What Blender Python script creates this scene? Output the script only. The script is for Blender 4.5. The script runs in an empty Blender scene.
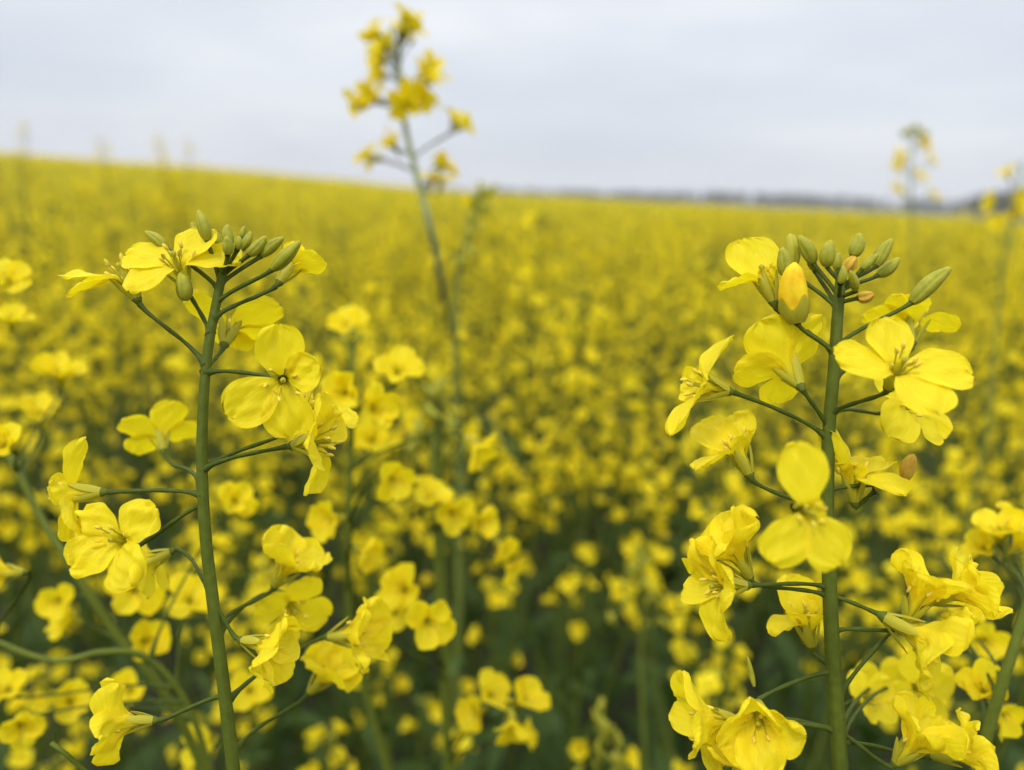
import bpy, math, random
import numpy as np
from mathutils import Vector, Matrix
R = math.radians
rng = random.Random(11)
nr = np.random.RandomState(5)
scene = bpy.context.scene
col = scene.collection
TAU = 2*math.pi

# ------------------------------------------------------------------ camera
F = 774.0; W, H = 1024, 770
CAMZ = 1.30
pitch, roll = R(14.0), R(1.72)
fwd = Vector((0, math.cos(pitch), -math.sin(pitch)))
r0 = Vector((1, 0, 0)); u0 = Vector((0, math.sin(pitch), math.cos(pitch)))
cr = (r0*math.cos(roll) + u0*math.sin(roll)).normalized()
cu = (u0*math.cos(roll) - r0*math.sin(roll)).normalized()
C0 = Vector((0, 0, CAMZ))
cam_d = bpy.data.cameras.new('camera'); cam = bpy.data.objects.new('camera', cam_d); col.objects.link(cam)
cam.matrix_world = Matrix(((cr.x, cu.x, -fwd.x, 0), (cr.y, cu.y, -fwd.y, 0), (cr.z, cu.z, -fwd.z, CAMZ), (0, 0, 0, 1)))
cam_d.sensor_width = 36; cam_d.lens = 36*F/W
cam_d.clip_start = 0.01; cam_d.clip_end = 6000
cam_d.dof.use_dof = True; cam_d.dof.focus_distance = 0.180; cam_d.dof.aperture_fstop = 7.2
scene.camera = cam

def P(px, py, d): return C0 + d*(fwd + cr*((px-512)/F) + cu*((385-py)/F))
def D(a): return (cr*a[0] + cu*a[1] - fwd*a[2]).normalized()

# ------------------------------------------------------------------ materials
def mat(name):
    m = bpy.data.materials.new(name); m.use_nodes = True
    nt = m.node_tree; nt.nodes.clear()
    return m, nt, nt.nodes.new, nt.links.new
def ramp(nt, stops):
    n = nt.nodes.new('ShaderNodeValToRGB'); e = n.color_ramp.elements
    while len(e) < len(stops): e.new(0.5)
    for k, (p, c) in enumerate(stops): e[k].position = p; e[k].color = (*c, 1)
    return n
def organic(name, stops, transl=0.3, tcol=None, rough=.5, spec=.3, scale=120, bump=0.0, veins=False, rand=.6, coat=0):
    m, nt, N, L = mat(name)
    out = N('ShaderNodeOutputMaterial'); geo = N('ShaderNodeNewGeometry')
    tc = N('ShaderNodeTexCoord'); no = N('ShaderNodeTexNoise'); no.inputs['Scale'].default_value = scale; no.inputs['Detail'].default_value = 3
    L(tc.outputs['Object'], no.inputs['Vector'])
    mx = N('ShaderNodeMix'); mx.data_type = 'FLOAT'; mx.inputs[0].default_value = rand
    L(no.outputs[0], mx.inputs[2]); L(geo.outputs['Random Per Island'], mx.inputs[3])
    rp = ramp(nt, stops); L(mx.outputs[0], rp.inputs[0])
    colour = rp.outputs[0]
    b = N('ShaderNodeBsdfPrincipled'); b.inputs['Roughness'].default_value = rough; b.inputs['Specular IOR Level'].default_value = spec
    hgt = no.outputs[0]
    if veins:
        uv = N('ShaderNodeUVMap'); sep = N('ShaderNodeSeparateXYZ'); L(uv.outputs[0], sep.inputs[0])
        # veins fan out along the petal: stripes in u, disturbed by noise
        n2 = N('ShaderNodeTexNoise'); n2.inputs['Scale'].default_value = 5; n2.inputs['Detail'].default_value = 2; L(uv.outputs[0], n2.inputs['Vector'])
        ad = N('ShaderNodeMath'); ad.operation = 'MULTIPLY_ADD'; L(n2.outputs[0], ad.inputs[0]); ad.inputs[1].default_value = .16; L(sep.outputs[0], ad.inputs[2])
        ml = N('ShaderNodeMath'); ml.operation = 'MULTIPLY'; L(ad.outputs[0], ml.inputs[0]); ml.inputs[1].default_value = 105
        sn = N('ShaderNodeMath'); sn.operation = 'SINE'; L(ml.outputs[0], sn.inputs[0])
        mr = N('ShaderNodeMapRange'); L(sn.outputs[0], mr.inputs[0]); mr.inputs[1].default_value = .25; mr.inputs[2].default_value = 1
        mr.inputs[3].default_value = 0; mr.inputs[4].default_value = 1
        vm = N('ShaderNodeMix'); vm.data_type = 'RGBA'; vm.blend_type = 'MULTIPLY'
        k = N('ShaderNodeMath'); k.operation = 'MULTIPLY'; L(mr.outputs[0], k.inputs[0]); k.inputs[1].default_value = .34; L(k.outputs[0], vm.inputs[0])
        L(colour, vm.inputs[6]); vm.inputs[7].default_value = (.88, .76, .4, 1)
        # greener claw at the petal base
        cg = N('ShaderNodeMapRange'); L(sep.outputs[1], cg.inputs[0]); cg.inputs[1].default_value = .12; cg.inputs[2].default_value = .42
        cg.inputs[3].default_value = .6; cg.inputs[4].default_value = 0
        v2 = N('ShaderNodeMix'); v2.data_type = 'RGBA'; L(cg.outputs[0], v2.inputs[0]); L(vm.outputs[2], v2.inputs[6]); v2.inputs[7].default_value = (.5, .5, .03, 1)
        colour = v2.outputs[2]; hgt = sn.outputs[0]
    L(colour, b.inputs['Base Color'])
    if bump:
        bp = N('ShaderNodeBump'); bp.inputs['Strength'].default_value = bump; bp.inputs['Distance'].default_value = .0004
        L(hgt, bp.inputs['Height']); L(bp.outputs[0], b.inputs['Normal'])
    if transl:
        t = N('ShaderNodeBsdfTranslucent'); ms = N('ShaderNodeMixShader'); ms.inputs[0].default_value = transl
        if tcol: t.inputs[0].default_value = (*tcol, 1)
        else: L(colour, t.inputs[0])
        L(b.outputs[0], ms.inputs[1]); L(t.outputs[0], ms.inputs[2]); L(ms.outputs[0], out.inputs[0])
    else: L(b.outputs[0], out.inputs[0])
    return m
PET = [(0.2, (.87, .70, .010)), (.8, (.95, .84, .035))]
M = dict(
 petal=organic('petal_yellow', PET, .46, (.97, .83, .010), .5, .16, 260, .12, True),
 petalfar=organic('petal_yellow_far', [(0.1, (.76, .58, .007)), (.9, (.93, .79, .022))], .38, (.95, .80, .010), .55, .1, 60),
 stem=organic('stem_green', [(.3, (.05, .075, .008)), (.7, (.12, .15, .018))], .04, None, .55, .16, 500, .25),
 stemfar=organic('stem_glaucous', [(.2, (.085, .125, .018)), (.8, (.19, .235, .05))], .12, None, .6, .2, 90),
 sepal=organic('sepal_yellow_green', [(.2, (.38, .38, .025)), (.8, (.60, .54, .05))], .35, (.55, .55, .03), .5, .3, 300, .2),
 bud=organic('bud_green', [(.3, (.15, .175, .014)), (.7, (.44, .42, .035))], .12, None, .5, .2, 420, .5),
 budyellow=organic('bud_yellow', [(.36, (.60, .26, .008)), (.48, (.86, .52, .010)), (.6, (.93, .74, .02))], .25, None, .5, .2, 260, .6),
 anther=organic('anther_ochre', [(.2, (.66, .50, .04)), (.8, (.86, .70, .10))], .1, None, .7, .1, 900, .5),
 withered=organic('withered_petal', [(.38, (.34, .19, .03)), (.5, (.62, .38, .06)), (.62, (.72, .55, .07))], .3, None, .8, .05, 420, 1.0),
 stempale=organic('stem_pale', [(.2, (.16, .21, .09)), (.8, (.27, .32, .15))], .06, None, .6, .2, 90),
 leaf=organic('leaf_green', [(.15, (.030, .060, .014)), (.85, (.08, .13, .034))], .2, (.09, .19, .02), .55, .14, 40, .3),
)

# ------------------------------------------------------------------ mesh builder (grids of quads only)
class MB:
    def __init__(s): s.v = []; s.f = []; s.m = []; s.uv = []; s.n = 0
    def grid(s, v, mi, uv=None, wrap=False):
        a, b = v.shape[:2]
        idx = np.arange(a*b).reshape(a, b)
        if wrap: idx = np.concatenate([idx, idx[:, :1]], 1)
        q = np.stack([idx[:-1, :-1], idx[:-1, 1:], idx[1:, 1:], idx[1:, :-1]], -1).reshape(-1, 4)
        s.v.append(v.reshape(-1, 3)); s.f.append(q+s.n); s.m.append(np.full(len(q), mi))
        if uv is None: uv = np.zeros((a, b, 2))
        s.uv.append(uv.reshape(-1, 2)); s.n += a*b
    def tube(s, pts, rad, seg, mi, lobe=0, lobes=4):
        pts = np.array([tuple(p) for p in pts], float); k = len(pts)
        rad = np.broadcast_to(np.array(rad, float), (k,))
        t = np.gradient(pts, axis=0); t /= np.linalg.norm(t, axis=1)[:, None]+1e-12
        ref = np.array([0.13, .97, .21]) if abs(t[0][1]) < .8 else np.array([.97, .1, .2])
        a = np.cross(t, ref); a /= np.linalg.norm(a, axis=1)[:, None]; b = np.cross(t, a)
        th = np.arange(seg)*TAU/seg
        rr = rad[:, None]*(1+(lobe*np.cos(lobes*th) if lobes != 4 else -2.2*lobe*(1-np.abs(np.cos(2*th)))**4))[None]
        v = pts[:, None]+a[:, None]*(np.cos(th)*rr)[..., None]+b[:, None]*(np.sin(th)*rr)[..., None]
        s.grid(v, mi, None, True)
    def add(s, o, mat4=None):
        for v in o.v:
            if mat4 is not None:
                m = np.array(mat4); v = v @ m[:3, :3].T + m[:3, 3]
            s.v.append(v)
        for f in o.f: s.f.append(f+s.n)
        s.m += o.m; s.uv += o.uv; s.n += o.n
        return s
    def arrays(s): return np.concatenate(s.v), np.concatenate(s.f), np.concatenate(s.m), np.concatenate(s.uv)
def to_mesh(name, V, Q, MI, UV, mats):
    me = bpy.data.meshes.new(name)
    me.vertices.add(len(V)); me.vertices.foreach_set('co', V.astype(np.float32).ravel())
    me.loops.add(len(Q)*4); me.loops.foreach_set('vertex_index', Q.astype(np.int32).ravel())
    me.polygons.add(len(Q)); me.polygons.foreach_set('loop_start', np.arange(0, len(Q)*4, 4, dtype=np.int32))
    for m in mats: me.materials.append(M[m])
    me.polygons.foreach_set('material_index', MI.astype(np.int32))
    me.polygons.foreach_set('use_smooth', np.ones(len(Q), bool))
    if UV is not None:
        l = me.uv_layers.new(name='UVMap'); l.data.foreach_set('uv', UV[Q.ravel()].astype(np.float32).ravel())
    me.update(calc_edges=True)
    return me
MATS = ['stem', 'petal', 'sepal', 'anther', 'bud', 'budyellow', 'withered', 'leaf', 'petalfar', 'stemfar', 'stempale']
MI = {k: i for i, k in enumerate(MATS)}
def mesh(mb, name):
    V, Q, m, UV = mb.arrays()
    used = sorted(set(m.tolist())); remap = np.zeros(len(MATS), int)
    for i, k in enumerate(used): remap[k] = i
    return to_mesh(name, V, Q, remap[m], UV, [MATS[k] for k in used])
def obj(name, me, parent=None, mw=None):
    o = bpy.data.objects.new(name, me); col.objects.link(o)
    if parent: o.parent = parent
    if mw is not None: o.matrix_local = mw
    return o
def tag(o, label=None, cat=None, group=None, kind=None):
    for k, v in (('label', label), ('category', cat), ('group', group), ('kind', kind)):
        if v: o[k] = v
    return o
KIDS = {}
def children(o): return [c for c in o.children]
def copy_tree(o, parent=None):
    c = o.copy(); col.objects.link(c)
    if parent: c.parent = parent
    for ch in list(o.children): copy_tree(ch, c)
    return c

# ------------------------------------------------------------------ flower anatomy (metres, axis = +z)
def petal_grid(nu, nv, Lc, Lb, Wd, op, curl, cup, ruf, ph, side=0.0, tipcurl=0.0, crk=.00022):
    n = nv+1; Lt = Lc+Lb; sarr = np.linspace(0, 1, n)**.9*Lt
    fine = np.linspace(0, Lt, 80)
    k = np.clip((fine-Lc*.7)/(Lc*.65), 0, 1); k = k*k*(3-2*k)
    th = 5+(op-5)*k+curl*np.clip((fine-Lc)/Lb, 0, 1)+tipcurl*np.clip((fine-Lc-Lb*.6)/(Lb*.4), 0, 1)**2
    th = np.radians(th); ds = Lt/79
    xs = np.concatenate([[0], np.cumsum(np.sin(th)[:-1]*ds)])+.0008; zs = np.concatenate([[0], np.cumsum(np.cos(th)[:-1]*ds)])
    x = np.interp(sarr, fine, xs); z = np.interp(sarr, fine, zs); t_ = np.interp(sarr, fine, th)
    b = np.clip((sarr-Lc*.75)/(Lt-Lc*.75), 0, 1)
    up = np.clip(b/.60, 0, 1); up = up**1.15
    up = np.sin(up*math.pi/2)
    dn = np.sqrt(np.clip(1-(np.clip(b-.60, 0, 1)/.40)**2.3, 0.002, 1))
    half = .0007+(Wd/2-.0007)*up*np.where(b > .60, dn, 1)
    half[-1] = max(half[-1], Wd*.06)
    u = np.linspace(-1, 1, nu+1)
    N = np.stack([-np.cos(t_), 0*t_, np.sin(t_)], -1); T = np.stack([np.sin(t_), 0*t_, np.cos(t_)], -1)
    c = np.stack([x, 0*x, z], -1)
    hh = half[:, None]
    off = cup*hh*(u**2)[None]+ruf*hh*b[:, None]**1.5*(np.sin(3.1*u[None]+ph+b[:, None]*3)+.6*np.sin(7*u[None]+2*ph+4*b[:, None])*b[:, None])
    off = off+crk*np.minimum(1, hh/(.25*Wd))*b[:, None]**.7*sum(np.sin(fa*u[None]+fb*b[:, None]+pp)/(1+.25*q_) for q_, (fa, fb, pp) in enumerate([(4.3, 6+ph, ph), (-6.1, 9, 2*ph), (9.5, -7.7, 3*ph), (12.3, 13.1, ph+1), (-15, 18, ph*1.7)]))
    edge = .04*Lb*b[:, None]**6*(np.sin(9*u+4*ph)+.7*np.sin(17*u+ph))[None]
    notch = (edge-.07*Lb*np.exp(-(u/.22)**2)[None]*(b[:, None]**10))*np.minimum(1, hh/(.30*Wd))
    v = c[:, None]+np.array([0, 1, 0])*(u[None, :, None]*hh[..., None])+N[:, None]*off[..., None]+T[:, None]*notch[..., None]
    v[..., 1] += side*Lb*b[:, None]**2
    uv = np.stack(np.broadcast_arrays(u[None]*.5*(.35+.65*hh/(Wd/2))+.5, (sarr/Lt)[:, None]), -1)
    return v, uv
def rotz(v, a):
    c, s_ = math.cos(a), math.sin(a); o = v.copy()
    o[..., 0] = v[..., 0]*c-v[..., 1]*s_; o[..., 1] = v[..., 0]*s_+v[..., 1]*c
    return o
def arc(n, p0, d0, d1, L):
    """curve of length L from p0 turning from direction d0 to d1"""
    pts = [np.array(p0, float)]; d0 = np.array(d0, float); d1 = np.array(d1, float)
    for i in range(n):
        t = (i+.5)/n; d = d0*(1-t)+d1*t; d /= np.linalg.norm(d)
        pts.append(pts[-1]+d*L/n)
    return pts
def flower_parts(rg, az=None, op=None, curl=8, cup=.12, ruf=.12, Lb=.0110, Wd=.0114, lod=2, sep=14, lbs=None, tipcurl=0, nst=6, crk=.00032, wilt=0):
    if wilt: ruf, cup, curl, crk = .34, .5, 42*wilt, .00045; op = [rg.uniform(22, 50) for _ in range(4)]
    """-> list of (kind, MB) with kind in petal sepal stamen pistil"""
    az = az or [45+rg.uniform(-9, 9), 135+rg.uniform(-9, 9), 225+rg.uniform(-9, 9), 315+rg.uniform(-9, 9)]
    if op is None: op = [rg.uniform(62, 95) for _ in range(4)]
    if not isinstance(op, (list, tuple)): op = [op+rg.uniform(-6, 6) for _ in range(4)]
    lbs = lbs or [1]*4
    nu, nv = {2: (16, 24), 1: (6, 9), 0: (2, 3)}[lod]
    out = []
    for k in range(len(az)):
        mb = MB(); v, uv = petal_grid(nu, nv, .0062, Lb*rg.uniform(.94, 1.06)*lbs[k], Wd*rg.uniform(.92, 1.08)*min(1, .35+.65*lbs[k]), op[k], curl+rg.uniform(-10, 14), cup*rg.uniform(.3, 1.6),
                                      ruf*rg.uniform(.5, 1.3), rg.uniform(0, 6), rg.uniform(-.08, .08), tipcurl*rg.uniform(.3, 1.5), crk)
        mb.grid(rotz(v, R(az[k])), MI['petal' if lod else 'petalfar'], uv); out.append(('petal', mb))
    if lod == 0:
        mb = MB(); mb.tube([(0, 0, 0), (0, 0, .003), (0, 0, .008)], [.0006, .0016, .0019], 4, MI['sepal']); out.append(('sepal', mb)); return out
    for k in range(4):
        a = R(az[0] if len(az) else 45)+R(45+90*k)+rg.uniform(-.12, .12); mb = MB(); n = 9 if lod == 2 else 4
        t = np.linspace(0, 1, n); wv = .0010*np.sqrt(np.clip(np.sin(math.pi*np.clip(t*.85+.12, 0, 1)), .02, 1))*1.15
        so = R(sep*rg.uniform(.4, 1.5)); zz = .0072*t*math.cos(so); xx = .0010+.0012*np.sin(np.pi*np.minimum(t*1.3, 1)*.5)+.0072*t**1.6*math.sin(so)
        u = np.linspace(-1, 1, 5 if lod == 2 else 3)
        v = np.stack(np.broadcast_arrays(xx[:, None]-.5*wv[:, None]*(u**2)[None], u[None]*wv[:, None], zz[:, None]), -1)
        mb.grid(rotz(v, a), MI['sepal']); out.append(('sepal', mb))
    ns = nst
    for k in range(ns):
        mb = MB(); a = TAU*k/6+.3; L = .0098 if k % 3 else .0080; dx = .0022*rg.uniform(.6, 1.6)
        L *= rg.uniform(.92, 1.08)
        p = [np.array([math.cos(a)*(.0007+dx*t**2), math.sin(a)*(.0007+dx*t**2), L*t]) for t in (np.linspace(0, 1, 6) if lod == 2 else (0, .6, 1))]
        mb.tube(p, .00017, 5 if lod == 2 else 3, MI['sepal'])
        e = p[-1]; d = np.array([math.cos(a+.7)*.35, math.sin(a+.7)*.35, .9]); nn = 7 if lod == 2 else 4
        tt = np.linspace(-.5, .5, nn); rr = .00046*np.sqrt(np.clip(1-(tt*2)**2, .01, 1))
        mb.tube([e+d*.0021*t+np.array([math.cos(a), math.sin(a), 0])*.0010*(t*t) for t in tt], rr, 7 if lod == 2 else 4, MI['anther']); out.append(('stamen', mb))
    mb = MB(); z = np.array([0, .002, .005, .0075, .0084, .0088, .0094, .0098]); r_ = np.array([.0006, .0007, .00065, .0005, .0004, .0007, .0007, .00015])
    mb.tube([(0, 0, q) for q in z], r_, 6 if lod == 2 else 4, MI['sepal']); out.append(('pistil', mb))
    return out
def receptacle(mb, lod=2):
    mb.tube([(0, 0, -.0012), (0, 0, -.0004), (0, 0, .0004), (0, 0, .0012)], [.0005, .0009, .0013, .0010], 8 if lod == 2 else 5, MI['stem'])
def bud_mb(L, Wd, mi, lod=2, tip=True):
    mb = MB(); n = 12 if lod == 2 else 5; t = np.linspace(0, 1, n)
    r = Wd/2*np.clip(np.sin(math.pi*np.clip(t*.93+.05, 0, 1))**.48, .12, 1)*(1.05-.24*t)
    r[-1] = Wd*.04
    bend = Wd*.12
    pts = [(bend*math.sin(math.pi*q), 0, L*q) for q in t]
    mb.tube(pts, r, 32 if lod == 2 else 6, mi, (.26 if mi == MI['withered'] else .085) if lod == 2 else 0, 5 if mi == MI['withered'] else 4)
    if tip and lod == 2:   # yellow petal tip peeping out of the sepals
        t = np.linspace(0, 1, 6); mb.tube([(bend*.2, 0, L*(.80+.26*q)) for q in t], Wd*.27*np.sqrt(np.clip(1-t**2, .01, 1)), 8, MI['sepal'])
    return mb
def frame(axis, refx=None, spin=0):
    z = Vector(axis).normalized(); refx = Vector(refx or (1, 0, 0))
    x = refx-z*refx.dot(z)
    if x.length < .1: x = Vector((0, 1, 0))-z*z.y
    x.normalize(); y = z.cross(x)
    m = Matrix((x, y, z)).transposed()
    return m @ Matrix.Rotation(spin, 3, 'Z')
def m4(pos, rot, s=1.0): return Matrix.Translation(pos) @ (rot.to_4x4()) @ Matrix.Scale(s, 4)
def bez(p0, p1, p2, p3, n):
    return [p0*(1-t)**3+p1*3*t*(1-t)**2+p2*3*t*t*(1-t)+p3*t**3 for t in [i/n for i in range(n+1)]]
def pedicel_pts(a, b, axis, sdir, n=12):
    L = (b-a).length
    out = (b-a).normalized()
    return bez(a, a+(out*.8+sdir*.25)*L*.35, b-(Vector(axis)*.4+out*.6)*L*.25, b, n)
def stemline(pts, per=8):
    """Catmull-Rom through points"""
    o = []; q = [pts[0]+(pts[0]-pts[1])]+list(pts)+[pts[-1]+(pts[-1]-pts[-2])]
    for i in range(1, len(q)-2):
        for k in range(per):
            t = k/per; a, b, c, d = q[i-1], q[i], q[i+1], q[i+2]
            o.append(.5*((2*b)+(c-a)*t+(2*a-5*b+4*c-d)*t*t+(3*b-a-3*c+d)*t**3))
    o.append(q[-2]); return o

# ------------------------------------------------------------------ leaves
def leaf_mb(L, Wd, droop, rg, nu=4, nv=9, wav=.12, mi=None):
    mb = MB(); t = np.linspace(0, 1, nv); th = np.radians(20+droop*t)
    ds = L/(nv-1); x = np.concatenate([[0], np.cumsum(np.sin(th)[:-1]*ds)]); z = np.concatenate([[0], np.cumsum(np.cos(th)[:-1]*ds)])
    half = Wd/2*np.clip(np.sin(math.pi*t**.8)**.8+.06, .02, 1); half[-1] = Wd*.01
    u = np.linspace(-1, 1, nu+1)
    off = .35*half[:, None]*np.abs(u)[None]+wav*half[:, None]*np.sin(9*t[:, None]+2.5*u[None]+rg.uniform(0, 6))*np.abs(u)[None]
    v = np.stack([x[:, None]-off*np.cos(th)[:, None], u[None]*half[:, None], z[:, None]+off*np.sin(th)[:, None]], -1)
    mb.grid(v, MI['leaf'] if mi is None else mi); return mb

# ------------------------------------------------------------------ procedural raceme
def raceme(rg, L, nf, lod, stemmat='stem', pods=3, spread=1.0):
    """rachis along +z from 0 to L. returns (MB rachis+buds+pedicels, [flower matrices])"""
    mb = MB(); sm = MI[stemmat]; fl = []
    bx, by = rg.uniform(-.01, .01), rg.uniform(-.01, .01)
    ctr = lambda t: Vector((bx*math.sin(t*2), by*math.sin(t*2.3), L*t))
    seg = 6 if lod == 2 else (4 if lod == 1 else 3)
    mb.tube([ctr(i/5) for i in range(6)], np.linspace(.0018, .0009, 6), seg, sm)
    nb = {2: 11, 1: 10, 0: 5}[lod]
    for i in range(nb):                                   # bud cluster
        a = i*2.4; t = 1-.10*i/nb; el = .25+.9*i/nb
        d = Vector((math.cos(a)*math.sin(el), math.sin(a)*math.sin(el), math.cos(el)))
        p = ctr(t); l = rg.uniform(.004, .010)+.006*i/nb; e = p+d*l
        if lod: mb.tube([p, e], .0004, 3, sm)
        b = bud_mb(rg.uniform(.0045, .007), rg.uniform(.0024, .0032), MI['bud'], 1 if lod else 1, False)
        mb.add(b, m4(e, frame(d+Vector((0, 0, .4)))))
    for i in range(nf):
        a = i*2.4+rg.uniform(-.3, .3); t = .93-(.80)*(i/max(1, nf-1))**.9+rg.uniform(-.02, .02)
        el = R(rg.uniform(50, 88))-.25*(1-i/nf)
        d = Vector((math.cos(a)*math.sin(el), math.sin(a)*math.sin(el), math.cos(el)))
        p = ctr(t); l = rg.uniform(.013, .024)*spread*(.6+.4*min(1, i/3)); e = p+d*l+Vector((0, 0, l*.15))
        ax = (d+Vector((rg.uniform(-.5, .5), rg.uniform(-.5, .5), rg.uniform(-.3, .7)))).normalized()
        mb.tube(pedicel_pts(p, e, ax, Vector((0, 0, 1)), 4 if lod else 1), .00055 if lod else .0008, 3, sm)
        fl.append(m4(e, frame(ax, (1, 0, 0), rg.uniform(0, 6)), rg.uniform(.68, 1.06)))
    for i in range(pods):
        a = rg.uniform(0, 6); t = rg.uniform(-.15, .12); p = ctr(max(t, 0)); el = R(rg.uniform(35, 65))
        d = Vector((math.cos(a)*math.sin(el), math.sin(a)*math.sin(el), math.cos(el)))
        e = p+d*.018; tip = e+(d+Vector((0, 0, .5))).normalized()*rg.uniform(.015, .04)
        mb.tube([p, e], .0006, 3, sm); mb.tube([e, e.lerp(tip, .15), e.lerp(tip, .85), tip], [.0006, .0011, .0010, .0003], 4, sm)
    return mb, fl
FLV = []
for k in range(12):
    rg = random.Random(40+k); mb = MB(); receptacle(mb, 1)
    for kind, q in flower_parts(rg, lod=1, Wd=.0114, op=[rg.uniform(25, 105) for _ in range(4)], ruf=.28, cup=.35, curl=rg.uniform(0, 40), nst=4, wilt=k % 3 == 0, crk=.0004): mb.add(q)
    FLV.append((mb, mesh(mb, 'flower')))
FLLO = []
for k in range(7):
    rg = random.Random(70+k); mb = MB()
    for kind, q in flower_parts(rg, lod=0, Lb=.0102, Wd=.0098, ruf=.3, op=[rg.uniform(15, 105) for _ in range(4)], cup=.3): mb.add(q)
    FLLO.append(mb)

# ------------------------------------------------------------------ whole procedural plant
def plan(rg, height=1.10, nbr=6, spiky=False):
    """stem line, branch lines, raceme frames, leaf frames"""
    hx, hy = rg.uniform(-.05, .05), rg.uniform(-.05, .05)
    f = lambda t: Vector((hx*t*t+.012*math.sin(5*t+hx*90), hy*t*t+.012*math.sin(4*t+hy*90), t*(height-.15)))
    stem = [f(i/14) for i in range(15)]
    heads = [(stem[-1], (stem[-1]-stem[-2]).normalized(), .17 if spiky else .15)]
    br = []; lv = []
    for i in range(nbr):
        t = .46+.44*i/nbr+rg.uniform(-.03, .03); a = i*2.4+rg.uniform(-.4, .4); p = f(t)
        o = Vector((math.cos(a), math.sin(a), 0)); room = height-.10-p.z-rg.uniform(.02, .26)
        Ln = max(.08, room-.03); el = R(rg.uniform(16, 34) if spiky else rg.uniform(28, 48))
        d0 = o*math.sin(el)+Vector((0, 0, math.cos(el))); d1 = o*.12+Vector((0, 0, 1))
        pts = [Vector(q) for q in arc(6, p, d0, d1, Ln*.95)]
        br.append(pts); heads.append((pts[-1], (pts[-1]-pts[-2]).normalized(), rg.uniform(.09, .17) if spiky else rg.uniform(.06, .13)))
        lv.append((p, a+rg.uniform(-.2, .2), rg.uniform(.05, .09), .016))
    for i in range(7):
        t = .06+.5*i/7; lv.append((f(t), rg.uniform(0, 6), rg.uniform(.13, .24)*(1-.5*t), .055*(1-t)+.01))
    return stem, br, heads, lv
def stem_mb(stem, br, seg, sm):
    mb = MB(); n = len(stem); mb.tube(stem, np.linspace(.0052, .0018, n), seg, sm)
    for b in br: mb.tube(b, np.linspace(.0026, .0015, len(b)), max(3, seg-2), sm)
    return mb
def empty(name, loc):
    o = bpy.data.objects.new(name, None); col.objects.link(o); o.location = loc; o.empty_display_size = .05; return o
TOPS = {}
def proto_mid(seed):
    rg = random.Random(seed); stem, br, heads, lv = plan(rg, 1.10, 6)
    root = empty('rapeseed_plant', (0, 0, -50)); TOPS[root.name] = stem[-1].copy()
    obj('stem', mesh(stem_mb(stem, br, 7, MI['stem']), 'stem'), root)
    for p, a, L, w in lv: obj('leaf', mesh(leaf_mb(L, w, rg.uniform(40, 110), rg), 'leaf'), root, m4(p, Matrix.Rotation(a, 3, 'Z')))
    for p, d, L in heads:
        mb, fl = raceme(rg, L, max(3, int(rg.randint(9, 14)-(.98-p.z)*26)), 1, 'stem', 7)
        h = obj('flower_head', mesh(mb, 'flower_head'), root, m4(p, frame(d)))
        for m in fl: obj('flower', FLV[rg.randrange(12)][1], h, m)
    return root
def far_arrays(seed, lod):
    """plant as MB pieces for far individuals: stem MB, leaf MB list, head MB list"""
    rg = random.Random(seed); stem, br, heads, lv = plan(rg, 1.10, 6, True)
    sm = MI['stemfar']; s = stem_mb(stem, br, 4, sm)
    L = [(leaf_mb(l, w, rg.uniform(40, 110), rg, 2, 4), m4(p, Matrix.Rotation(a, 3, 'Z'))) for p, a, l, w in lv[2::2]+lv[-3:]]
    hs = []
    for p, d, l in heads:
        mb, fl = raceme(rg, l, max(3, int(rg.randint(15, 22)-(.98-p.z)*42)), 0, 'stemfar', 7, 1.15)
        if seed % 6 == 3: fl = fl[::3]          # one in six plants is mostly gone over to green pods
        for m in fl: mb.add(FLLO[rg.randrange(7)], m)
        hs.append((mb, m4(p, frame(d))))
    far_arrays.top = stem[-1].copy()
    return s, L, hs
def proto_far(seed):
    s, L, hs = far_arrays(seed, 0); root = empty('rapeseed_plant', (0, 0, -50)); TOPS[root.name] = far_arrays.top
    obj('stem', mesh(s, 'stem'), root)
    for q, m in L: obj('leaf', mesh(q, 'leaf'), root, m)
    for mb, m in hs: obj('flower_head', mesh(mb, 'flower_head'), root, m)
    return root

# ------------------------------------------------------------------ terrain
EX = np.array([-400, 0, 100, 200, 256, 350, 430, 500, 600, 730, 824, 900, 1024, 1500]); EY = np.array([22, 18, 15, 13, 11, 6, 0, -1.5, -3.4, -6.5, -8, -9, -13, -16])
CREST = 90.
def hgt(x, y):
    x = np.asarray(x, float); y = np.asarray(y, float); d = np.hypot(x, y)
    az = np.interp(512+F*x/np.maximum(y, .001), EX, EY); az = np.where(y <= 0, np.where(x < 0, 30, -16), az)
    tgt = az/F*CREST+CAMZ-1.16
    t = np.clip(d/CREST, 0, 1); s = t*t*(3-2*t)
    far = np.clip((d-CREST)/90, 0, 1); s = s*tgt-far*far*(3-2*far)*(tgt+3.6)
    return s
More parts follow.
